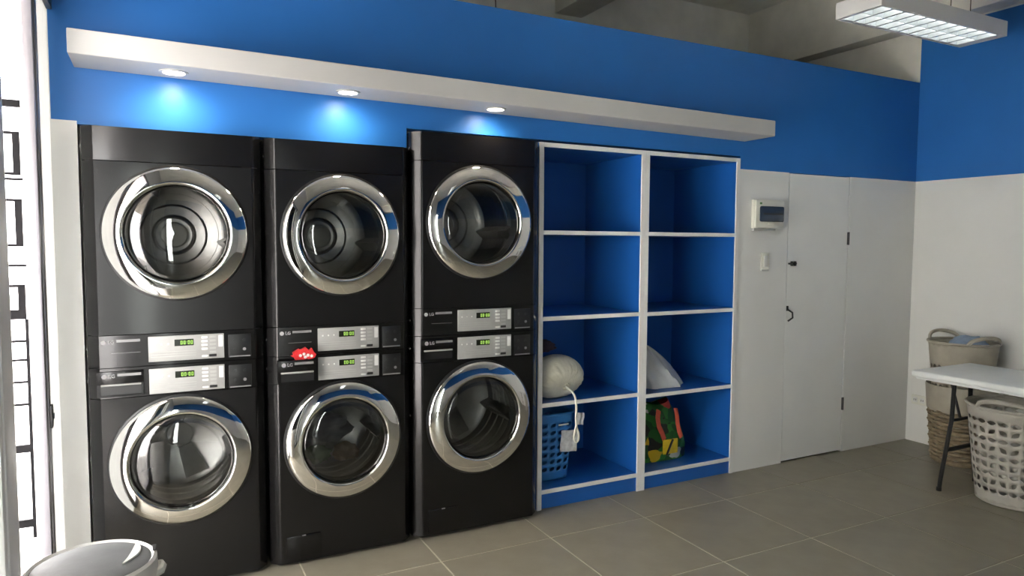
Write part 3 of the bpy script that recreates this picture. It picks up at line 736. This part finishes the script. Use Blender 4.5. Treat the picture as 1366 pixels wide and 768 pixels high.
# ------------------------------------------------------------------ bags on the shelves
def cotton_bag():
    t = thing('drawstring_bag', 'cream cotton drawstring laundry bag bulging on the blue shelf', 'bag', (1.925, .130, .608))
    m = MB(); rs = []; NR, NS = 26, 160
    ax = Vector((.12, -.88, -.46)).normalized(); u = Vector((1, 0, 0)); u = (u - ax*u.dot(ax)).normalized(); v = ax.cross(u)
    cen = Vector((0, 0, .118))
    for i in range(1, NR):
        th = PI*i/NR; ring = []
        for j in range(NS):
            a = 2*PI*j/NS
            gather = max(0, 1-th/1.5)
            f = 1 + gather*.055*math.sin(19*a+1.2*math.sin(3*a)) + gather*.035*math.sin(31*a+1) + .03*math.sin(3*a+1)
            r_ = math.sin(th)**.80*.146*f; hh = math.cos(th)*.125
            if th < .9: hh -= .045*(1-th/.9)
            p = cen + ax*hh + u*(r_*math.cos(a)*1.12) + v*(r_*math.sin(a)*.90)
            p.z = max(p.z, .004)
            ring.append(p)
        rs.append(ring)
    m.rings(rs, True, True, True); m.build('bag_body', 'cotton', t, smooth=70)
    k = cen + ax*.086
    m = MB()
    for i in range(10):
        a = 2*PI*i/10
        q = k + .014*(u*math.cos(a)+v*math.sin(a))
        m.tube([q - ax*.012, q*.5+k*.5 + ax*.006, q + ax*.016 + .010*(u*math.cos(a)+v*math.sin(a))], .006, 6)
    m.build('gathered_neck', 'cotton', t)
    z0 = k.z
    loop = [(k.x, k.y-.004, k.z-.006), (k.x+.004, -.176, z0-.03), (k.x+.012, -.182, z0-.10), (k.x+.008, -.182, z0-.17), (k.x+.012, -.182, z0-.22), (k.x+.032, -.180, z0-.262), (k.x+.030, -.180, z0-.30), (k.x+.010, -.182, z0-.312), (k.x-.008, -.184, z0-.285), (k.x+.004, -.184, z0-.235), (k.x+.014, -.184, z0-.20)]
    P = []
    for i in range(len(loop)-1):
        for s in range(4):
            f = s/4; P.append(Vector(loop[i])*(1-f)+Vector(loop[i+1])*f)
    P.append(Vector(loop[-1]))
    for _ in range(3): P = [P[0]] + [(P[i-1]+2*P[i]+P[i+1])/4 for i in range(1, len(P)-1)] + [P[-1]]
    MB().tube(P, .0062, 8).build('drawstring', 'cord', t)
cotton_bag()
tag(lump('dark_garment', 'darkcloth', .085, .08, .042, (1.870, .235, .895), .3, 8, 5), 'dark purple garment on top behind the cream drawstring bag', 'clothing')
tag(lump('clothes_bundle', 'greycloth', .085, .085, .115, (1.885, .44, .7225), .2, 7, 15, flat=-.114), 'grey clothes bundle behind the cream drawstring bag', 'clothing')
# milky plastic bag: pile leaning to the left side, peak at the back
def plastic_bag():
    m = MB(); rs = []; NS = 64
    from mathutils import noise as nz
    for i in range(15):
        f = i/14; ring = []
        for j in range(NS):
            a = 2*PI*j/NS
            rx = .200*(1-f)**.75 + .012; ry = .150*(1-f)**.75 + .012
            k = 1 + .15*math.sin(9*a+2*f+nz.noise(Vector((math.cos(a)*2, math.sin(a)*2, f*2)))*3)*(.4+f) + .10*nz.noise(Vector((math.cos(a)*1.5, math.sin(a)*1.5, 3+f)))
            ring.append((rx*k*math.cos(a) - .07*f, ry*k*math.sin(a) + .02*f, .004 + .262*f**.9 - (.02*(1-f) if 0 else 0)))
        rs.append(ring)
    m.rings(rs, True, True, True)
    o = m.build('plastic_bag', 'plasticbag', loc=(2.715, .235, .592), smooth=60)
    tag(o, 'milky white plastic bag of laundry slumped on the right shelf', 'bag')
plastic_bag()
# printed shopping bag
def print_bag():
    t = thing('shopping_bag', 'colourful green, yellow and red printed shopping bag on the bottom shelf', 'bag', (2.745, .24, .106))
    from mathutils import noise as nz
    m = MB(); rs = []; NS = 56
    for i in range(18):
        f = i/17; ring = []
        rx = (.222 - .10*f**1.6)*(1 + .10*math.sin(PI*f)); ry = (.115 - .085*f**2)*(1+.15*math.sin(PI*f))
        for j in range(NS):
            a = 2*PI*j/NS; x, y = superring(a, rx, ry, 3)
            k = 1 + .09*nz.noise(Vector((x*9, y*9, f*4)))
            ring.append((x*k-.025*f, y*k, .004+.365*f + .018*math.sin(2*a+1)*f))
        rs.append(ring)
    m.rings(rs, True, True, True); m.build('bag_body', 'print', t, smooth=60)
    for x0, dx in ((-.055, -.012), (.085, .035)):
        MB().tube([(x0+.04, -.118, .145), (x0+.018, -.122, .19), (x0-.002+dx*.3, -.118, .235), (x0+dx*.4, -.104, .285), (x0+.02, -.080, .328)], .020, 8, False, (.35, 1.0)).build('strap', 'strap', t)
    MB().box(-.045, .075, -.146, -.136, .055, .15, bev=.004).build('yellow_pocket', 'yellow', t)
    MB().tube([(-.02, -.150, .05), (.028, -.152, .15)], .007, 6).build('black_trim', 'blackp', t)
MT['yellow'] = mat('yellow_print', (.62, .44, .02), .45, noise=.15, nscale=25)
print_bag()

# ------------------------------------------------------------------ waste bin
t = thing('waste_bin', 'pale round waste bin with grey swing lid by the storefront', 'bin', (-.335, -1.17, 0))
t.scale = (1, 1, 1.03)
MB().lathe([(.0005, 0), (.115, 0), (.122, .006), (.150, .54), (.160, .546), (.163, .560), (.160, .60), (.152, .606), (.146, .600), (.146, .585), (.143, .54), (.116, .010), (.0005, .008)], (0, 0, 0), 'z', 56).build('bin_body', 'binwhite', t)
MB().lathe([(.1455, .588), (.145, .600), (.138, .6035), (.08, .606), (.0005, .607)], (0, 0, 0), 'z', 56).build('swing_lid', 'bingrey', t)
ps = MB(); rs = []
ps.rings([[(.075+.03*f, -.05+.13*f - .018*math.sin(PI*f), .604 + z) for f in [k/8 for k in range(9)]] + [(.080+.03*f + .022*math.sin(PI*f), -.05+.13*f, .604 + z) for f in [k/8 for k in range(8, -1, -1)]] for z in (0, .006)], True, True, True)
ps.build('push_plate', 'binwhite', t)
MB().box(.148, .158, .01, .05, .6055, .6085, bev=.001, seg=1).build('hinge_slot', 'blackp', t)
q = MB(); q.tube([(.150, -.03, .555), (.168, -.022, .56), (.172, 0, .562), (.168, .022, .56), (.150, .03, .555)], .012, 8); q.build('carry_handle', 'binwhite', t)
